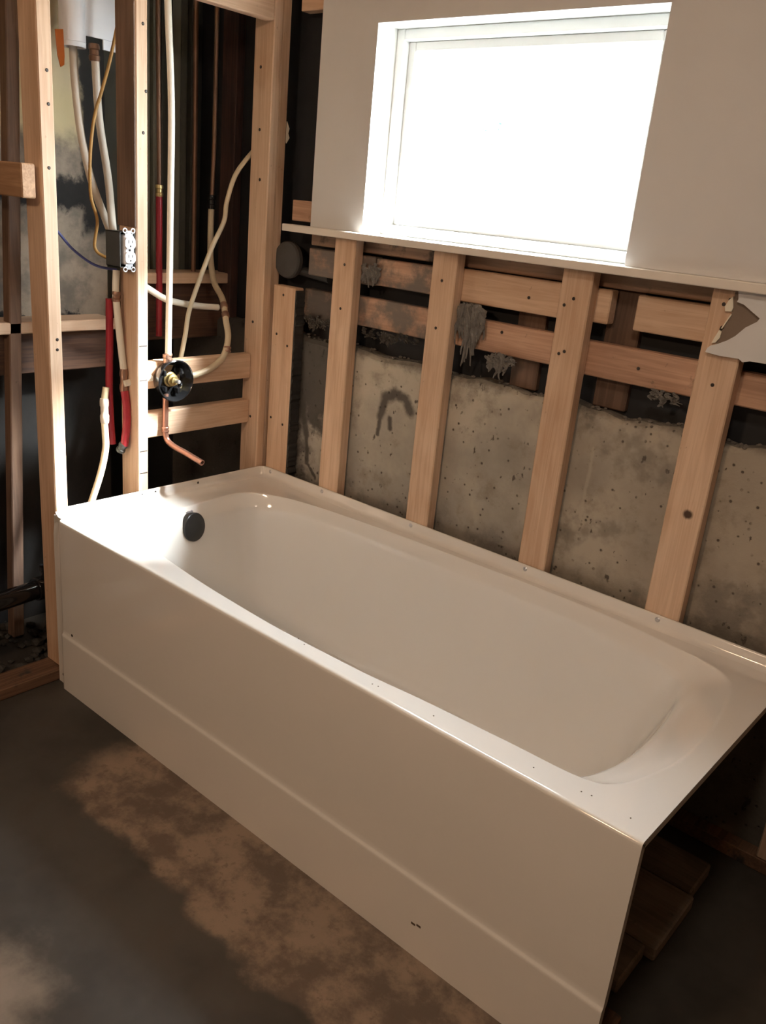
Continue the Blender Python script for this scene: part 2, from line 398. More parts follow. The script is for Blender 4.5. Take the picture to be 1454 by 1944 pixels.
# torn lower drywall at the right, with brown paper left on the stud
def zy(pts, y): return [Vector((x, y, z)) for x, z in pts]
tearR = [(1.541, 1.3895), (1.545, 1.372), (1.543, 1.366), (1.560, 1.362), (1.576, 1.352), (1.600, 1.338), (1.596, 1.330), (1.574, 1.314), (1.556, 1.292), (1.541, 1.280), (1.520, 1.268), (1.507, 1.263), (1.500, 1.256)]
panel = tearR + [(1.497, 1.246), (1.53, 1.243), (1.575, 1.244), (1.585, 1.238), (1.60, 1.243), (1.65, 1.244), (3.9, 1.246), (3.9, 1.3895)]
low = obj('torn_drywall', prism(zy(panel, -.013), (0, .0125, 0)), drywall, back)
low['label'] = 'torn lower piece of white drywall at right, brown paper showing'
brown_paper = plain('brown_drywall_paper', lin(122, 106, 92), .85, var=.08, scale=9)
patch = [(1.531, 1.388), (1.541, 1.3895), (1.545, 1.372), (1.543, 1.366), (1.560, 1.362), (1.576, 1.352), (1.600, 1.338), (1.596, 1.330), (1.574, 1.314), (1.556, 1.292), (1.541, 1.280), (1.520, 1.268), (1.513, 1.268), (1.521, 1.282), (1.521, 1.302), (1.529, 1.328), (1.536, 1.345), (1.532, 1.36)]
obj('torn_paper', prism(zy(patch, -.0035), (0, .0030, 0)), brown_paper, low)
gyp = plain('gypsum_core', lin(226, 218, 200), .9, var=.05)
for pts in ([(1.517, 1.352), (1.523, 1.367), (1.530, 1.376), (1.536, 1.352), (1.534, 1.343), (1.520, 1.342)],
            [(1.505, 1.268), (1.510, 1.283), (1.516, 1.299), (1.522, 1.296), (1.521, 1.282), (1.514, 1.270)],
            [(1.519, 1.303), (1.534, 1.338), (1.536, 1.336), (1.522, 1.303)]):
    obj('gypsum_scrap', prism(zy(pts, -.008), (0, .0078, 0)), gyp, low)
for x, z in ((1.525, 1.368), (1.520, 1.305)): nail(low, x, -.0035, z)

obj('paper_scrap', prism([(-.002, .0385, 1.72), (-.002, .050, 1.70), (-.002, .046, 1.685), (-.002, .052, 1.672), (-.002, .040, 1.655), (-.002, .0385, 1.66)], (-.003, 0, 0)), gyp, back)
# slot left of the drywall: blocks above and below black paper
obj('blocking', box(0.041, 0.176, 0.040, 0.078, 1.422, 1.486, bev=.002), old_x, back)['label'] = 'short wooden block at the left end of the ledge'
obj('top_plate', box(0.041, 0.30, 0.034, 0.072, 2.028, 2.10, bev=.002), pine_x, back)

# ---- window
win = empty('window_1', (0.827, 0.10, 1.412), kind='structure')
bm = bmesh.new()
add_box(bm, WX0-.010, WX0, DY1, .10, WZ0, WZ1+.010); add_box(bm, WX1, WX1+.010, DY1, .10, WZ0, WZ1+.010)
add_box(bm, WX0, WX1, DY1, .10, WZ1, WZ1+.010); add_box(bm, WX0-.010, WX1+.010, .012, .10, WZ0-.020, WZ0)
obj('jamb_liner', bm, white_p, win)
def frame_ring(x0, x1, z0, z1, w, y0, y1, bev=.003):
    bm = bmesh.new()
    add_box(bm, x0, x0+w, y0, y1, z0, z1, bev); add_box(bm, x1-w, x1, y0, y1, z0, z1, bev)
    add_box(bm, x0+w, x1-w, y0, y1, z0, z0+w, bev); add_box(bm, x0+w, x1-w, y0, y1, z1-w, z1, bev)
    return bm
vinyl = plain('white_vinyl', (0.80, 0.81, 0.80), 0.35, var=.02)
obj('window_frame', frame_ring(WX0, WX1, WZ0, WZ1, .030, .078, .150), vinyl, win)
obj('sash', frame_ring(WX0+.030, WX1-.030, WZ0+.030, WZ1-.030, .026, .100, .135), vinyl, win)
def m_glass():
    t = NT('window_glass'); tr = t.n.new('ShaderNodeBsdfTransparent'); tr.inputs[0].default_value = (.97, .99, .98, 1)
    gl = t.n.new('ShaderNodeBsdfGlossy'); gl.inputs['Roughness'].default_value = .02
    lw = t.n.new('ShaderNodeLayerWeight')
    fr = t.math('ADD', .035, t.math('MULTIPLY', .6, t.math('POWER', lw.outputs['Facing'], 5.0)))
    mx_ = t.n.new('ShaderNodeMixShader'); t.l.new(fr, mx_.inputs[0]); t.l.new(tr.outputs[0], mx_.inputs[1]); t.l.new(gl.outputs[0], mx_.inputs[2])
    t.l.new(mx_.outputs[0], t.n['Material Output'].inputs[0]); return t.m
glass = m_glass()
obj('pane', box(WX0+.054, WX1-.054, .116, .121, WZ0+.054, WZ1-.054), glass, win)

# ---- outdoors beyond the window
tag(obj('yard', box(-9, 10, .30, 14, 1.20, 1.33), plain('pale_gravel', (.50, .49, .46), .9, var=.15, scale=14), loc=(0, 2, 1.2)), kind='structure')
def shrub(x, y, z, r, mats, label, n=60):
    root = empty('shrub', (x, y, 1.33), label, 'shrub')
    bm = bmesh.new()
    for k in range(n):
        a = random.uniform(0, 6.28); h = random.uniform(-1, 1); q = random.uniform(.3, 1)*r
        c = Vector((x+q*math.cos(a)*math.sqrt(1-h*h), y+q*math.sin(a)*math.sqrt(1-h*h), z+q*h))
        s_ = r*random.uniform(.18, .3); d1 = Vector((random.uniform(-1, 1), random.uniform(-1, 1), random.uniform(-1, 1))).normalized(); d2 = d1.orthogonal().normalized()
        vs = [bm.verts.new(c+d1*s_), bm.verts.new(c+d2*s_*.5), bm.verts.new(c-d1*s_), bm.verts.new(c-d2*s_*.5)]
        bm.faces.new(vs).material_index = k % len(mats)
    o = obj('foliage', bm, mats, root); o['kind'] = 'stuff'
    obj('stem', tube([(x, y, 1.33), (x+.01, y, z)], .02, seg=8), dark_z, root)
leafg = plain('green_leaves', (.05, .16, .09), .6, var=.3); leafr = plain('red_leaves', (.30, .04, .06), .6, var=.3)
shrub(-2.60, 4.0, 2.36, .22, [leafg, leafr], 'red and green shrub outside the left part of the window')
shrub(-2.05, 4.2, 2.16, .18, [leafg], 'small green shrub outside near the middle of the window')

# ---- left plumbing wall
left = empty('wall_left', (-0.05, -0.45, 0), kind='structure')
def stud_left(y0, y1, z1, mat=pine_z, x0=-.089, x1=0.0, z0=.038, name='stud', nails=(), label=None):
    o = obj(name, box(x0, x1, y0, y1, z0, z1, bev=.003), mat, left)
    for y, z in nails: nail(o, x1, y, z, (1, 0, 0))
    if label: o['label'] = label
    return o
stud_left(-.808, -.768, 2.36, nails=((-.784, 1.736), (-.783, 1.659), (-.788, 1.508), (-.783, 1.066), (-.784, 1.038)), label='upright pine stud at the front left corner of the bathtub')
B = stud_left(-.526, -.488, 2.36, nails=((-.503, 1.893), (-.494, 1.730), (-.503, 1.624)), label='upright pine stud carrying the outlet')
obj('sister_board', box(-.088, -.0015, -.5315, -.5265, 1.372, 2.36, bev=.001), brown_z, left)['label'] = 'dark brown board face on the stud above the outlet'
C1 = stud_left(-.035, -.0005, 2.36, label='upright corner stud nearest the left bay')
for x, z in ((-.055, 1.866), (-.049, 1.686), (-.039, 1.537), (-.046, 1.080), (-.040, .749)): nail(C1, x, -.035, z, (0, -1, 0), .005)
stud_left(.0015, .038, 2.36, x1=-.003, label='second stud of the doubled corner post')
obj('blocking', box(-.085, -.047, -.487, -.036, .886, .970, bev=.003), pine_y, left)['label'] = 'upper horizontal pine block behind the black shower valve'
obj('blocking', box(-.085, -.047, -.487, -.036, .726, .808, bev=.003), pine_y, left)['label'] = 'lower horizontal pine block below the black shower valve'
obj('blocking', box(-.040, -.001, -.487, -.036, 1.992, 2.08, bev=.003), pine_y, left)['label'] = 'horizontal pine block at the top between the stud and corner post'
obj('bottom_plate', box(-.092, -.001, -2.2, .044, 0, .0375, bev=.003), plate_y, left)
o = obj('blocking', box(-.60, 0.0, -.864, -.826, 1.430, 1.514, bev=.003), wood('block_x', 'x', lin(196, 158, 122), lin(150, 112, 82)), left)
o['label'] = 'stub of wood ending beside the front left stud'
# pencil marks on the stud with the outlet (flat print strips)
pencil = plain('pencil', (.06, .05, .045), .8)
for z in (1.030, .925, .700, .628):
    obj('pencil_mark', box(-.001, .0006, -.520, -.492, z, z+.004), pencil, B)
# second frame, deeper in: leaning dark stud, ledgers
bm = box(-.34, -.30, -.80, -.762, .02, 2.3, bev=.003)
for v in bm.verts: v.co.y += (v.co.z-.3)*.045
obj('stud', bm, brown_z, left)['label'] = 'dark brown stud standing behind the wall at far left'
bm = box(-.36, -.322, -.98, -.93, .02, 2.3, bev=.003)
for v in bm.verts: v.co.y += (v.co.z-.3)*.045
obj('stud', bm, dark_z, left)
obj('ledger', box(-.415, -.300, -.80, -.40, 1.030, 1.0645, bev=.003), pine_y, left)
obj('ledger', box(-.380, -.335, -.80, -.40, .900, 1.0295, bev=.003), dark_y, left)
obj('ledger', box(-.415, -.300, -.30, .09, 1.176, 1.212, bev=.003), pine_y, left)
obj('ledger', box(-.380, -.335, -.30, .09, .98, 1.1755, bev=.003), dark_y, left)
# deep wall: stained concrete in the left bay, dark boards in the right bay
def m_deep():
    t = NT('deep_concrete'); x, y, z = t.xyz()
    n2 = t.noise(t.P, 9, 6, .65); e = t.math('MULTIPLY', t.math('SUBTRACT', n2, .5), .16)
    c = t.mix(t.step(n2, .35, .65), lin(112, 104, 94), lin(156, 142, 126))
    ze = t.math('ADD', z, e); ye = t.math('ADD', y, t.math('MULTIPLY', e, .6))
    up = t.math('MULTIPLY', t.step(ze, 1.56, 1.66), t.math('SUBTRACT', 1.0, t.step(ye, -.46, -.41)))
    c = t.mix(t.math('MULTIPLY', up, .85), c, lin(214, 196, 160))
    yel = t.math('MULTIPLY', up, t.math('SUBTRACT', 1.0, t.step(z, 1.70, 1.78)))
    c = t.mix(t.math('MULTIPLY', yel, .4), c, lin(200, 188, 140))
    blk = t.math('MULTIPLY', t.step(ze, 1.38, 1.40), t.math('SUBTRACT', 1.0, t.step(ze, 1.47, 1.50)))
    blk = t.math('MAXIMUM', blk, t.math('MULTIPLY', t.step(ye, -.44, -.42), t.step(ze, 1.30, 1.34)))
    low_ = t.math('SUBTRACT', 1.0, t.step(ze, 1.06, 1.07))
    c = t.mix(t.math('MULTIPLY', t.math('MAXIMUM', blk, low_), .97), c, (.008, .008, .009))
    t.bump(n2, .4, .004); return t.out(c, .9)
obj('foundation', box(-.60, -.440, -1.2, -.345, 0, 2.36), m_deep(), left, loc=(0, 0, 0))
obj('backing', box(-.66, -.60, -4.1, .29, 0, 2.36), plain('cavity_shade_black', (.010, .0095, .009), .9, var=.3), left)  # near-black colour paints in the darkness of the cavity
obj('side_backing', box(-.60, -.10, .098, .29, 0, 2.36), blackpaper, left)  # black here too, so the cavity's shade is in the colour
gry = lambda v: plain('grey_foam_board_%d' % v, lin(v*1.9, v*1.9, v*1.72), .8, var=.2, scale=12)
for y0, y1, v in ((-.31, -.185, 44), (-.178, -.150, 58), (-.147, -.122, 82), (-.120, -.090, 58), (-.088, -.045, 30), (-.042, -.004, 72), (-.002, .028, 48), (.031, .062, 36), (.065, .092, 26)):
    obj('backing_strip', box(-.60, -.505+random.uniform(-.02, .02), y0, y1, 1.0, 2.36, bev=.004), gry(v), left)
obj('backing_board', box(-.36, -.285, .060, .097, 1.0, 2.36, bev=.003), wood('reddish_board', 'z', lin(86, 56, 46), lin(48, 32, 28), rough=.8), left)
# rubble on the floor behind the plate
bm = bmesh.new()
for k in range(420):
    x = random.uniform(-.58, -.11); y = random.uniform(-1.5, -.2); r = random.uniform(.006, .022)
    q = bmesh.ops.create_icosphere(bm, subdivisions=1, radius=r)
    for v in q['verts']: v.co = Vector((v.co.x*random.uniform(.8, 1.4)+x, v.co.y*random.uniform(.8, 1.3)+y, v.co.z*.7+r*.55))
tag(obj('rubble', bm, plain('dark_rubble', (.035, .032, .028), .8, var=.6, scale=60)), 'dark loose rubble on the ground behind the left wall plate', 'rubble', kind='stuff')

# ------------------------------------------------------------------ bathtub
def m_enamel():
    t = NT('white_enamel'); n = t.noise(t.P, 4, 3)
    c = t.mix(n, (.76, .735, .70), (.80, .775, .74))
    t.bsdf.inputs['Coat Weight'].default_value = .3; t.bsdf.inputs['Coat Roughness'].default_value = .04
    return t.out(c, .07, 0, .5)
enamel = m_enamel()
fibre = plain('fibre_backing', (.10, .095, .085), .9, var=.3, scale=40, bump=.4)
edge_m = plain('rough_grey_edge', (.55, .53, .48), .85, var=.2, scale=80)
tub = empty('bathtub', (0.93, -0.415, 0), 'glossy white alcove bathtub with a panelled apron, open at its right end', 'bathtub')
TL, TB = 1.86, -.83
def zd(y): return .541+.016*min(1, max(0, -y/.83))
rim = [(.205, -.64), (.165, -.53), (.143, -.40), (.128, -.28), (.132, -.215), (.165, -.165), (.26, -.118), (.40, -.090), (.62, -.070), (.80, -.060), (1.0, -.054), (1.2, -.050), (1.42, -.055), (1.58, -.075), (1.70, -.098), (1.765, -.145), (1.795, -.25), (1.812, -.38), (1.814, -.52), (1.795, -.63), (1.76, -.715), (1.70, -.748), (1.539, -.756), (1.35, -.766), (1.194, -.779), (1.005, -.784), (.884, -.783), (.655, -.770), (.45, -.747), (.33, -.728), (.25, -.692)]
rim = [(p.x, p.y) for p in catmull([(x, y, 0) for x, y in rim], 8, True)]
N = len(rim); cx, cy = .95, -.40
FX0, FX1, FY0, FY1 = .29, 1.36, -.655, -.155
def floor_pt(x, y):
    u, v = (x-cx)/(.86), (y-cy)/(.345); a = math.atan2(v, u); n = 7.0
    c, s_ = math.cos(a), math.sin(a); k = (abs(c)**n+abs(s_)**n)**(-1/n)
    return ((FX0+FX1)/2+(FX1-FX0)/2*k*c, (FY0+FY1)/2+(FY1-FY0)/2*k*s_)
prof = [(0, 0), (.010, -.0008), (.022, -.0035), (.04, -.0085), (.10, -.020), (.19, -.038), (.215, -.045), (.24, -.058), (.26, -.078), (.29, -.115), (.36, -.19), (.46, -.29), (.56, -.37), (.65, -.425), (.74, -.455), (.86, -.468), (1, -.472)]
bm = bmesh.new(); loops = []
X0, X1, Y0, Y1 = .003, TL, -.816, -.003
outer = []
for x, y in rim:
    dx, dy = x-cx, y-cy; k = min(((X1-cx) if dx > 0 else (X0-cx))/dx if abs(dx) > 1e-9 else 1e9, ((Y1-cy) if dy > 0 else (Y0-cy))/dy if abs(dy) > 1e-9 else 1e9)
    outer.append([cx+dx*k, cy+dy*k])
for qx, qy in ((X0, Y0), (X1, Y0), (X1, Y1), (X0, Y1)):
    i = min(range(N), key=lambda i: (outer[i][0]-qx)**2+(outer[i][1]-qy)**2); outer[i] = [qx, qy]
for f in (0, .5, .85, .96):
    loops.append([bm.verts.new((o_[0]+(r[0]-o_[0])*f, o_[1]+(r[1]-o_[1])*f, zd(o_[1]+(r[1]-o_[1])*f))) for o_, r in zip(outer, rim)])
for g, dz in prof:
    L = []
    for x, y in rim:
        bx, by = floor_pt(x, y); L.append(bm.verts.new((x+(bx-x)*g, y+(by-y)*g, zd(y)*(1-g)+.549*g+dz)))
    loops.append(L)
for a, b in zip(loops, loops[1:]):
    for k in range(N): bm.faces.new((a[k], a[(k+1) % N], b[(k+1) % N], b[k]))
cen = bm.verts.new(((FX0+FX1)/2, (FY0+FY1)/2, .549-.473))
for k in range(N): bm.faces.new((loops[-1][k], loops[-1][(k+1) % N], cen))
bmesh.ops.recalc_face_normals(bm, faces=bm.faces)
for f in bm.faces:
    if f.normal.z < 0 and abs(f.normal.z) > .9: pass
basin = obj('basin', bm, [enamel, fibre, edge_m], tub, smooth=True)
if basin.data.polygons[0].normal.z < 0: basin.data.flip_normals()
so = basin.modifiers.new('shell', 'SOLIDIFY'); so.thickness = .018; so.offset = -1; so.material_offset = 1; so.material_offset_rim = 2
bake(basin, 35)
# apron: one sheet from the deck edge over a rounded corner, with a recessed left tile strip and a crease near the floor
def fil(yf, r, ztop, zc=.190, step=.004):
    pts = [(-.816, ztop)] if yf+r < -.8155 else [(-.812, ztop)]
    for k in range(7):
        a = math.pi/2*k/6; pts.append((yf+r-r*math.sin(a), ztop-r+r*math.cos(a)))
    z0 = ztop-r
    for f in (.02, .3, .6, .97): pts.append((yf-.000, z0+(zc+.008-z0)*f))
    pts += [(yf, zc+.005), (yf-step*.25, zc+.002), (yf-step*.75, zc-.002), (yf-step, zc-.005), (yf-step, zc-.010), (yf-step, zc-.10), (yf-step, .0)]
    return pts
zt = zd(-.82)
pA = fil(TB, .008, zt); pS = fil(-.818, .006, zt-.002, step=0.0)
pS = [(max(y, -.818), z) for y, z in pS]
for i in range(8):   # the strip's wide chamfer at its top
    a = i/7; pS[i] = (-.806-.012*a, zt+.002-.062*a*a)
for i in range(8, len(pS)): pS[i] = (pS[i][0], min(pS[i][1], pS[7][1]-.002*(i-7)) if i < 12 else pS[i][1])
cols = [(0.0, 0), (.012, 0), (.030, .02), (.040, .12), (.047, .75), (.052, .97), (.058, 1)] + [(.058+(TL-.058)*k/40, 1) for k in range(1, 41)]
bm = bmesh.new(); rows = []
for x, f in cols: rows.append([bm.verts.new((x, a[0]+(b[0]-a[0])*f, a[1]+(b[1]-a[1])*f)) for a, b in zip(pS, pA)])
for a, b in zip(rows, rows[1:]):
    for k in range(len(a)-1): bm.faces.new((a[k], b[k], b[k+1], a[k+1]))
bmesh.ops.recalc_face_normals(bm, faces=bm.faces)
ap = obj('apron', bm, [enamel, fibre, edge_m], tub, smooth=True, auto=50)
if ap.data.polygons[len(ap.data.polygons)//2].normal.y > 0: ap.data.flip_normals()
so = ap.modifiers.new('shell', 'SOLIDIFY'); so.thickness = .016; so.offset = -1; so.material_offset = 1; so.material_offset_rim = 2
bake(ap, 40)
# raised tile flange along the left end and the back
path = [Vector((0, -.815, 0)), Vector((0, -.80, 0))] + [Vector((0, -.78+.74*k/12, 0)) for k in range(13)]
path += [Vector((.03-.03*math.cos(a), -.03+.03*math.sin(a), 0)) for a in [math.pi/2*k/5 for k in range(1, 6)]]
path += [Vector((.03+(TL-.03)*k/30, 0, 0)) for k in range(1, 31)]
bm = bmesh.new(); rows = []
for i, p in enumerate(path):
    t_ = (path[min(i+1, len(path)-1)]-path[max(i-1, 0)]).normalized(); n_ = Vector((t_.y, -t_.x, 0))
    h = .574 if i > 1 else (.566 if i == 1 else .552)
    if p.x > 1.5: h += .002*math.sin(p.x*60)*(1 if 1.56 < p.x < 1.7 else 0)
    sec = []
    for d, z in [(.034, None), (.024, .0012), (.0165, .0055), (.0125, .012)]:
        q = p+n_*d; sec.append(Vector((q.x, q.y, zd(q.y)+(z if z else -.001))))
    for d, z in [(.0105, h-.0030), (.0085, h-.0006), (.006, h), (.002, h-.0006), (.0, h-.003), (.0, .52)]:
        q = p+n_*d; sec.append(Vector((q.x, q.y, max(z, .52))))
    rows.append([bm.verts.new(v) for v in sec])
for a, b in zip(rows, rows[1:]):
    for k in range(len(a)-1): bm.faces.new((a[k], b[k], b[k+1], a[k+1]))
bmesh.ops.contextual_create(bm, geom=rows[0]); bmesh.ops.contextual_create(bm, geom=rows[-1])
bmesh.ops.recalc_face_normals(bm, faces=bm.faces)
obj('tile_flange', bm, enamel, tub, smooth=True, auto=55)
# flange screws
for x in (.052, .312, .704, 1.125, 1.524):
    obj('screw', lathe((x, -.0095, .562), (0, -1, 0), [(0, 0), (.0075, 0), (.0075, .0015), (.005, .0036), (.0025, .0038), (0, .001)], seg=12), zinc, tub)
for y in (-.52, -.47, -.30):
    obj('screw', lathe((.0095, y, .562), (1, 0, 0), [(0, 0), (.006, 0), (.006, .001), (.004, .0028), (0, .0030)], seg=12), steel, tub)
for x, z in ((.105, .205), (.024, .030)):
    obj('screw', lathe((x, -.8295 if x > .05 else -.8175, z), (0, -1, 0), [(0, 0), (.0045, 0), (.0045, .001), (0, .0018)], seg=10), steel, tub)
scf = plain('dark_scuff', (.10, .07, .05), .8)
for x0, z0 in ((1.436, .082), (1.450, .086)):
    obj('scuff', box(x0, x0+.011, -.8345, -.8338, z0-.003, z0+.002), scf, tub)
bm = bmesh.new()
for k in range(9):
    x = random.uniform(.9, 1.84); y = -.80+random.uniform(-.008, .018)
    add_box(bm, x, x+.0022, y, y+.0022, zd(y)-.0002, zd(y)+.0008)
o = obj('grit', bm, scf, tub); o['kind'] = 'stuff'
# overflow cover on the drain end wall
bm = lathe((.184, -.449, .492), (.97, .16, .17), [(0, -.02), (.045, -.02), (.046, .004), (.0445, .0065), (.042, .0075), (.020, .0078), (0, .0078)], seg=40)
ov = obj('overflow_cover', bm, plain('matte_black', (.012, .013, .014), .32, var=.1), tub, smooth=True, auto=40); ov['label'] = 'round black overflow cover'

# ------------------------------------------------------------------ plumbing
pex_w = plain('white_pex', lin(228, 222, 208), .35, var=.05)
pex_dim = plain('dusty_pex', lin(196, 180, 152), .5, var=.12, scale=16)
pex_r = plain('red_pex', lin(150, 36, 46), .35, var=.1)
copper = plain('copper', (.40, .21, .155), .38, .8, var=.25, scale=18)
copper_old = plain('tarnished_copper', (.20, .11, .07), .45, .6, var=.3, scale=20)
brass = plain('brass', (.62, .48, .22), .3, .9, var=.15)
crimp = plain('copper_crimp', (.36, .22, .16), .4, .8)
blackp = plain('gloss_black_plastic', (.010, .010, .011), .10, var=.1)
grey_metal = plain('grey_box_metal', (.07, .07, .066), .5, .4)
def pipe(name, pts, r, mat, label, cat='pipe', n=8, group=None, fit=(), hollow=0):
    root = empty(name, pts[0], label, cat, group)
    obj('tube', tube(pts, r, n, seg=14, hollow=hollow), mat, root, smooth=True, auto=60)
    for (a, b, rr, m) in fit:
        a, b = Vector(a), Vector(b); d = (b-a).normalized(); L = (b-a).length
        obj('fitting', lathe(a, d, [(0, 0), (rr, 0), (rr*1.12, L*.12), (rr*1.12, L*.3), (rr*.95, L*.36), (rr*.95, L*.64), (rr*1.12, L*.7), (rr*1.12, L*.88), (rr, L), (0, L)], seg=18), m, root, smooth=True, auto=35)
    return root
R1 = .0085
# shower valve: black plaster guard dish, brass body and stem
v = empty('shower_valve', (-.03, -.384, .914), 'black round shower valve guard with a brass stem, fixed to the upper block', 'valve')
ax = Vector((1, 0, 0)); c0 = (-.046, -.384, .914)
bm = lathe(c0, ax, [(.020, .0), (.034, .0), (.048, .0), (.058, .006), (.066, .034), (.067, .046), (.064, .048), (.061, .044), (.055, .016), (.045, .010), (.020, .010)], seg=44)
cut = []
for f in bm.faces:
    m = f.calc_center_median(); r_ = math.hypot(m.y+.384, m.z-.914); a_ = math.degrees(math.atan2(m.z-.914, m.y+.384))
    if .020 < r_ < .047 and (62 < a_ < 118 or -35 < a_ < 22): cut.append(f)
bmesh.ops.delete(bm, geom=cut, context='FACES')
obj('plaster_guard', bm, blackp, v, smooth=True, auto=50)
bm = lathe(c0, ax, [(0, .004), (.024, .004), (.024, .016), (.019, .018), (.019, .030), (.013, .032), (.013, .042), (0, .042)], seg=24)
obj('valve_body', bm, brass, v, smooth=True, auto=35)
obj('stem', lathe((-.006, -.384, .914), ax, [(0, 0), (.006, 0), (.006, .022), (.0045, .024), (0, .024)], seg=14), zinc, v, smooth=True, auto=35)
for a in (.75, 2.5, 3.9, 5.2):
    obj('lug', box(-.036, -.012, -.384+.040*math.cos(a)-.005, -.384+.040*math.cos(a)+.005, .914+.040*math.sin(a)-.009, .914+.040*math.sin(a)+.009, bev=.002), blackp, v)
obj('inlet', lathe((-.030, -.400, .965), (0, 0, 1), [(0, 0), (.010, 0), (.010, .018), (.012, .020), (.012, .030), (0, .030)], seg=16), crimp, v)
pipe('riser_pipe', [(-.030, -.394, .985), (-.030, -.391, 1.20), (-.030, -.389, 1.42), (-.030, -.388, 1.71), (-.030, -.402, 1.97), (-.030, -.418, 2.35)], .0098, pex_w, 'tall white pipe rising straight up from the shower valve', fit=(((-.03, -.394, .975), (-.03, -.394, .998), .012, crimp),))
pipe('spout_pipe', [(-.034, -.400, .868), (-.034, -.400, .80), (-.034, -.400, .745), (-.024, -.398, .715), (.010, -.395, .702), (.060, -.390, .694), (.138, -.384, .680)], .0095, copper, 'bent copper spout pipe hanging below the shower valve', n=6, hollow=.72,
     fit=(((-.034, -.400, .742), (-.034, -.400, .760), .011, copper),))
pipe('supply_pipe', [(-.044, -.545, .912), (-.044, -.50, .917), (-.044, -.446, .921)], .010, pex_w, 'short white pipe entering the shower valve from the left through the stud')
pipe('cold_loop_pipe', [(-.034, -.322, .918), (-.030, -.285, .921), (-.030, -.224, .938), (-.034, -.170, .972), (-.044, -.143, 1.030), (-.060, -.142, 1.090), (-.12, -.108, 1.145), (-.20, -.080, 1.19), (-.235, -.070, 1.256), (-.25, -.062, 1.33), (-.25, -.061, 1.44)], .0105, pex_dim, 'cream looping pipe from the right side of the shower valve up to a dark coupling',
     fit=(((-.25, -.061, 1.43), (-.25, -.060, 1.475), .012, blackp), ((-.062, -.140, 1.095), (-.105, -.116, 1.135), .0115, crimp), ((-.033, -.155, .985), (-.038, -.150, 1.003), .0115, crimp)))
pipe('cross_pipe', [(-.12, -.430, 1.20), (-.12, -.398, 1.181), (-.12, -.328, 1.148), (-.12, -.224, 1.129), (-.11, -.135, 1.122)], .0105, pex_w, 'white pipe curving sideways behind the riser into the cream loop')
pipe('supply_pipe', [(-.30, -.237, 1.485), (-.30, -.237, 1.30), (-.30, -.236, 1.12), (-.30, -.236, 1.0)], .0108, pex_r, 'red pipe behind the riser with a brass coupling on top', fit=(((-.30, -.237, 1.455), (-.30, -.237, 1.492), .012, brass),))
pipe('copper_pipe', [(-.30, -.237, 1.49), (-.30, -.240, 1.75), (-.30, -.247, 2.35)], .0075, copper_old, 'thin copper pipe rising from the brass coupling of the red pipe')
pipe('copper_pipe', [(-.35, -.056, 1.00), (-.35, -.057, 1.58), (-.35, -.064, 2.35)], .0085, copper_old, 'brown copper pipe standing midway between riser and corner post')
pipe('copper_pipe', [(-.25, -.060, 1.47), (-.25, -.055, 1.70), (-.25, -.057, 2.35)], .0075, copper_old, 'dark copper pipe above the coupling of the cream loop')
pipe('grey_cable', [(-.10, .03, 1.66), (-.10, -.020, 1.617), (-.10, -.085, 1.545), (-.10, -.118, 1.46), (-.10, -.128, 1.399), (-.09, -.180, 1.322), (-.09, -.230, 1.216), (-.09, -.270, 1.116), (-.095, -.280, 1.04), (-.095, -.300, .95)], .0075, pex_dim, 'beige cable snaking from the corner post down behind the valve', 'cable')
# left bay
pipe('drain_tube', [(-.30, -.533, 1.86), (-.30, -.530, 1.76), (-.295, -.524, 1.66), (-.28, -.520, 1.58), (-.25, -.512, 1.48), (-.20, -.500, 1.38), (-.17, -.497, 1.335)], .0115, plain('ivory_tube', lin(206, 196, 182), .4, var=.08), 'ivory tube curving down from the white box to the outlet, left of two')
pipe('drain_tube', [(-.25, -.494, 1.83), (-.25, -.484, 1.66), (-.215, -.480, 1.50), (-.15, -.510, 1.38), (-.12, -.525, 1.335)], .0115, plain('ivory_tube', lin(206, 196, 182), .4, var=.08), 'ivory tube running down from the white box to the outlet, right of two',
     fit=(((-.25, -.495, 1.81), (-.25, -.496, 1.855), .014, copper_old),))
pipe('yellow_cable', [(-.16, -.452, 2.1), (-.18, -.455, 1.95), (-.20, -.475, 1.82), (-.20, -.505, 1.73), (-.20, -.530, 1.66), (-.20, -.546, 1.56), (-.20, -.548, 1.446), (-.20, -.528, 1.375), (-.20, -.538, 1.297), (-.18, -.512, 1.27), (-.14, -.500, 1.268)], .0048, plain('yellow_jacket', lin(172, 128, 64), .5, var=.1), 'ochre yellow cable hanging loose in the bay left of the outlet', 'cable')
pipe('blue_wire', [(-.15, -.72, 1.375), (-.15, -.685, 1.341), (-.15, -.637, 1.292), (-.15, -.570, 1.251), (-.12, -.515, 1.240)], .0038, plain('blue_jacket', lin(70, 74, 128), .5, var=.1), 'thin blue wire sagging toward the bottom of the outlet box', 'wire')
pipe('supply_pipe', [(-.075, -.546, 1.245), (-.072, -.551, 1.18), (-.066, -.548, 1.10), (-.060, -.541, 1.0), (-.056, -.537, .945)], .0105, pex_w, 'white pipe running down beside the stud below the outlet', fit=(((-.056, -.537, .955), (-.054, -.539, .885), .0115, crimp), ((-.072, -.551, 1.155), (-.069, -.550, 1.185), .0115, crimp)))
obj('tee_outlet', lathe((-.055, -.538, .913), (.25, 1, 0), [(0, 0), (.011, 0), (.011, .010), (.008, .012), (.008, .022), (.0105, .024), (.0105, .034), (0, .034)], seg=16), brass, bpy.data.objects['supply_pipe.002'] if 'supply_pipe.002' in bpy.data.objects else None)
pipe('hot_pipe', [(-.098, -.556, 1.160), (-.098, -.558, 1.03), (-.098, -.562, .90), (-.096, -.561, .80), (-.090, -.559, .712)], .0115, pex_r, 'long dark red pipe left of the outlet stud')
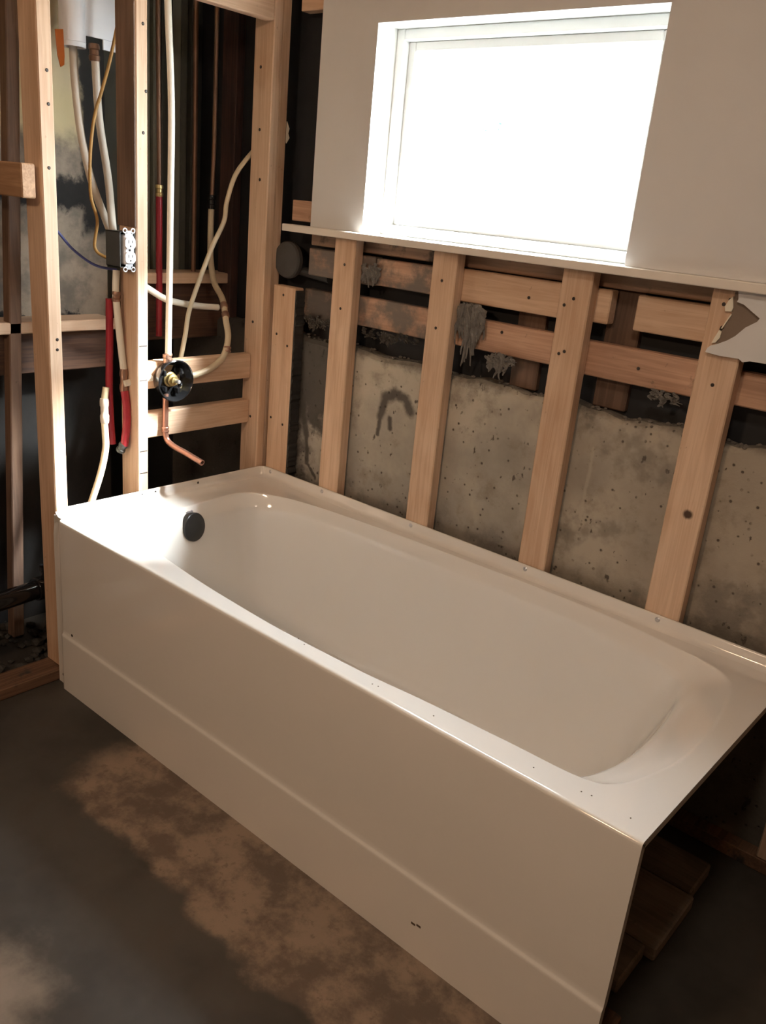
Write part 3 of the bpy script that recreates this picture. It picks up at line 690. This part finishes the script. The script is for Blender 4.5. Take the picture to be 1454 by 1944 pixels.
pipe('hot_pipe', [(-.052, -.538, .888), (-.046, -.535, .84), (-.044, -.537, .78), (-.046, -.545, .715)], .0125, pex_r, 'short bright red pipe below the white pipe tee', fit=(((-.046, -.545, .722), (-.060, -.552, .694), .013, grey_metal),))
pipe('waste_tube', [(-.090, -.578, .895), (-.088, -.586, .85), (-.085, -.589, .80), (-.080, -.590, .755), (-.072, -.595, .705), (-.070, -.615, .63), (-.070, -.650, .54), (-.070, -.700, .42)], .0105, plain('cream_tube', lin(222, 208, 176), .4, var=.08), 'cream tube hanging behind the left rim of the tub',
     fit=(((-.088, -.586, .862), (-.084, -.588, .785), .0125, plain('ivory_tube', lin(206, 196, 182), .4)),))
# outlet
out_ = empty('outlet', (-.04, -.548, 1.255), 'white duplex electrical outlet in an open grey box on the stud', 'outlet')
bm = bmesh.new(); oy0, oy1, oz0, oz1 = -.578, -.528, 1.260, 1.358
add_box(bm, -.075, -.006, oy0, oy0+.002, oz0, oz1); add_box(bm, -.075, -.006, oy1-.002, oy1, oz0, oz1)
add_box(bm, -.075, -.006, oy0, oy1, oz0, oz0+.002); add_box(bm, -.075, -.006, oy0, oy1, oz1-.002, oz1); add_box(bm, -.077, -.075, oy0, oy1, oz0, oz1)
obj('box', bm, grey_metal, out_)
wplast = plain('white_plastic', lin(236, 238, 244), .3, var=.02)
yc = -.550
obj('receptacle', box(-.040, .000, yc-.016, yc+.016, 1.268, 1.350, bev=.004), wplast, out_)
for zc in (1.3285, 1.2885):
    pts = []
    for k in range(28):
        a = 2*math.pi*k/28; pts.append(Vector((-.001, yc+max(-.0165, min(.0165, .0185*math.cos(a))), zc+max(-.0155, min(.0155, .0185*math.sin(a))))))
    f_ = obj('outlet_face', prism(pts, (.006, 0, 0)), wplast, out_)
    for dy, dz, w, h in ((-.0062, .004, .0011, .0045), (.0062, .004, .0011, .0036)):
        obj('slot', box(.0045, .0053, yc+dy-w, yc+dy+w, zc+dz-h, zc+dz+h), steel, f_)
    obj('slot', lathe((.0045, yc, zc-.0085), (1, 0, 0), [(0, 0), (.0026, 0), (.0026, .0008), (0, .0008)], seg=12), steel, f_)
obj('screw', lathe((.000, yc, 1.3085), (1, 0, 0), [(0, 0), (.003, 0), (.003, .0015), (0, .002)], seg=10), steel, out_)
for zc, sg in ((1.354, 1), (1.263, -1)):
    bm = box(-.004, -.002, yc-.012, yc+.012, min(zc, zc-sg*.012), max(zc, zc-sg*.012))
    add_box(bm, -.004, -.002, yc-.006, yc+.006, min(zc, zc+sg*.008), max(zc, zc+sg*.008))
    for dy in (-.013, .013):
        add_tube(bm, [Vector((-.003, yc+dy+.006*math.cos(a), zc+sg*.008+.006*math.sin(a))) for a in [2*math.pi*k/16 for k in range(17)]], .0020, seg=6)
    obj('mounting_strap', bm, zinc if sg < 0 else wplast, out_)
# white box at the top of the left bay, with an orange strap
d = empty('vent_box', (-.27, -.50, 1.84), 'white box and rounded duct at the top of the left bay', 'duct')
whitem = plain('white_sheet', lin(232, 234, 240), .4, var=.03)
obj('round_duct', lathe((-.275, -.548, 1.838), (0, 0, 1), [(.030, 0), (.036, 0), (.036, .012), (.037, .013), (.036, .014), (.036, .52), (.030, .52), (.030, 0)], seg=28), whitem, d, smooth=True, auto=40)
obj('side_panel', box(-.262, -.256, -.528, -.405, 1.872, 2.35, bev=.001), whitem, d)
bm = box(-.262, -.256, -.462, -.405, 1.845, 1.8715, bev=.001)
obj('lower_panel', bm, whitem, d)
mk = plain('grey_print', (.35, .35, .36), .5)
for k in range(4): obj('maker_mark', box(.1560, .1640, -.462+.007*k, -.4575+.007*k, .5310, .5370+.001*(k % 2)), mk, tub)
pts = [(-.20, -.645, 1.862), (-.20, -.622, 1.866), (-.20, -.620, 1.80), (-.20, -.622, 1.778), (-.20, -.632, 1.772), (-.20, -.640, 1.80)]
tag(obj('strap', prism(pts, (.004, 0, 0)), plain('orange_plastic', lin(186, 104, 36), .5, var=.1)), 'orange plastic strap hanging beside the white duct', 'strap')
# black drain pipe low at the left
root = empty('drain_pipe', (-.16, -.85, .22), 'glossy black drain pipe lying low behind the left wall', 'pipe')
obj('tube', tube([(-.10, -1.9, .215), (-.14, -1.2, .235), (-.16, -.85, .245), (-.17, -.62, .25)], .030, 6, seg=24), blackp, root, smooth=True, auto=60)
obj('coupling', lathe((-.163, -.80, .247), (-.04, 1, .02), [(0, 0), (.036, 0), (.038, .004), (.038, .050), (.036, .054), (0, .054)], seg=28), blackp, root, smooth=True, auto=40)
obj('cleanout', lathe((-.166, -.755, .262), (0, 0, 1), [(0, 0), (.020, 0), (.020, .040), (.023, .042), (.023, .056), (0, .056)], seg=20), blackp, root, smooth=True, auto=40)

# vent cap in the corner bay
bm = lathe((.044, .030, 1.296), (0, -1, 0), [(0, -.010), (.060, -.010), (.060, .004), (.056, .010), (.040, .013), (.012, .014), (0, .014)], seg=36)
root = empty('pipe_cap', (.044, .03, 1.236), 'dark round pipe cap in the corner bay under the ledge', 'pipe cap')
obj('cap', bm, plain('dark_cap', lin(64, 60, 56), .75, var=.3, bump=.3), root, smooth=True, auto=30)
obj('pipe', tube([(.075, .058, 1.266), (.215, .06, 1.255)], .016, seg=16), plain('dark_pipe', (.02, .019, .018), .6), root)

# ragged shreds hanging over the boards
shred = plain('grey_shreds', lin(112, 108, 103), .95, var=.45, scale=60, bump=.5)
shred_dark = plain('dark_shreds', lin(66, 61, 56), .95, var=.4, scale=60, bump=.5)
def shreds(x0, x1, ztop, zbot, y, n, label, group=None, mat=shred):
    bm = bmesh.new()
    for k in range(n*4):
        x = x0+(x1-x0)*random.random(); mid = 1-abs((x-x0)/(x1-x0)-.45)*1.1
        zt_ = ztop-random.uniform(0, .03); zb = ztop-(ztop-zbot)*max(.2, min(1, random.uniform(.45, 1.05)*mid))
        w = random.uniform(.003, .009); m_ = 8; L = []
        yy = y-random.uniform(0, .010); ph = random.uniform(0, 6); dr = random.uniform(-.012, .012)
        for j in range(m_+1):
            f = j/m_; z = zt_+(zb-zt_)*f; ww = w*(1-.8*f**1.3)*(1+.35*math.sin(ph+f*11)); xx = x+.005*math.sin(ph+f*6)+dr*f
            L.append((bm.verts.new((xx-ww, yy-.003*math.sin(f*8+ph), z)), bm.verts.new((xx, yy-.004-.002*math.sin(f*13+ph), z+.002)), bm.verts.new((xx+ww, yy-.003*math.cos(f*7), z))))
        for a, b in zip(L, L[1:]):
            bm.faces.new((a[0], a[1], b[1], b[0])); bm.faces.new((a[1], a[2], b[2], b[1]))
    o = obj('ragged_paper', bm, mat, smooth=False); tag(o, label, 'scrap', group, 'stuff')
    so_ = o.modifiers.new('thick', 'SOLIDIFY'); so_.thickness = .0015
    return o
shreds(.765, .855, 1.258, 1.065, .034, 14, 'grey ragged shreds hanging over the lower board between the two middle studs')
shreds(.88, .965, 1.140, 1.060, .034, 7, 'small grey shreds under the lower board left of the third stud')
shreds(1.37, 1.44, 1.132, 1.085, .036, 5, 'little grey shred under the lower board beside the knotted stud')
shreds(.38, .45, 1.33, 1.24, .036, 6, 'grey shreds over the upper board right of the first stud')

shreds(.40, .62, 1.136, 1.080, .036, 10, 'grey fringe hanging under the lower board between the first and second studs', mat=shred_dark)
shreds(.14, .26, 1.136, 1.070, .036, 8, 'dark grey fringe under the blackened board in the corner bay', mat=shred_dark)

# ------------------------------------------------------------------ boards under the open end of the tub
for y0, y1, x1, lab in ((-.606, -.474, 1.812, 'grey dusty board on the floor under the tub end, nearest the apron'),
                        (-.470, -.252, 1.834, 'wide grey board on the floor in the middle under the tub end'),
                        (-.248, -.112, 1.822, 'grey board on the floor under the tub end, nearest the wall')):
    tag(obj('floor_board', box(.95, x1, y0, y1, .0005, .038, bev=.004), grey_floorboard), lab, 'board', 'boards under the tub end')
tag(obj('wood_chip', box(1.815, 1.852, -.725, -.668, .0005, .030, bev=.004), plate_y), 'small wood block on the floor just inside the apron end', 'wood block')
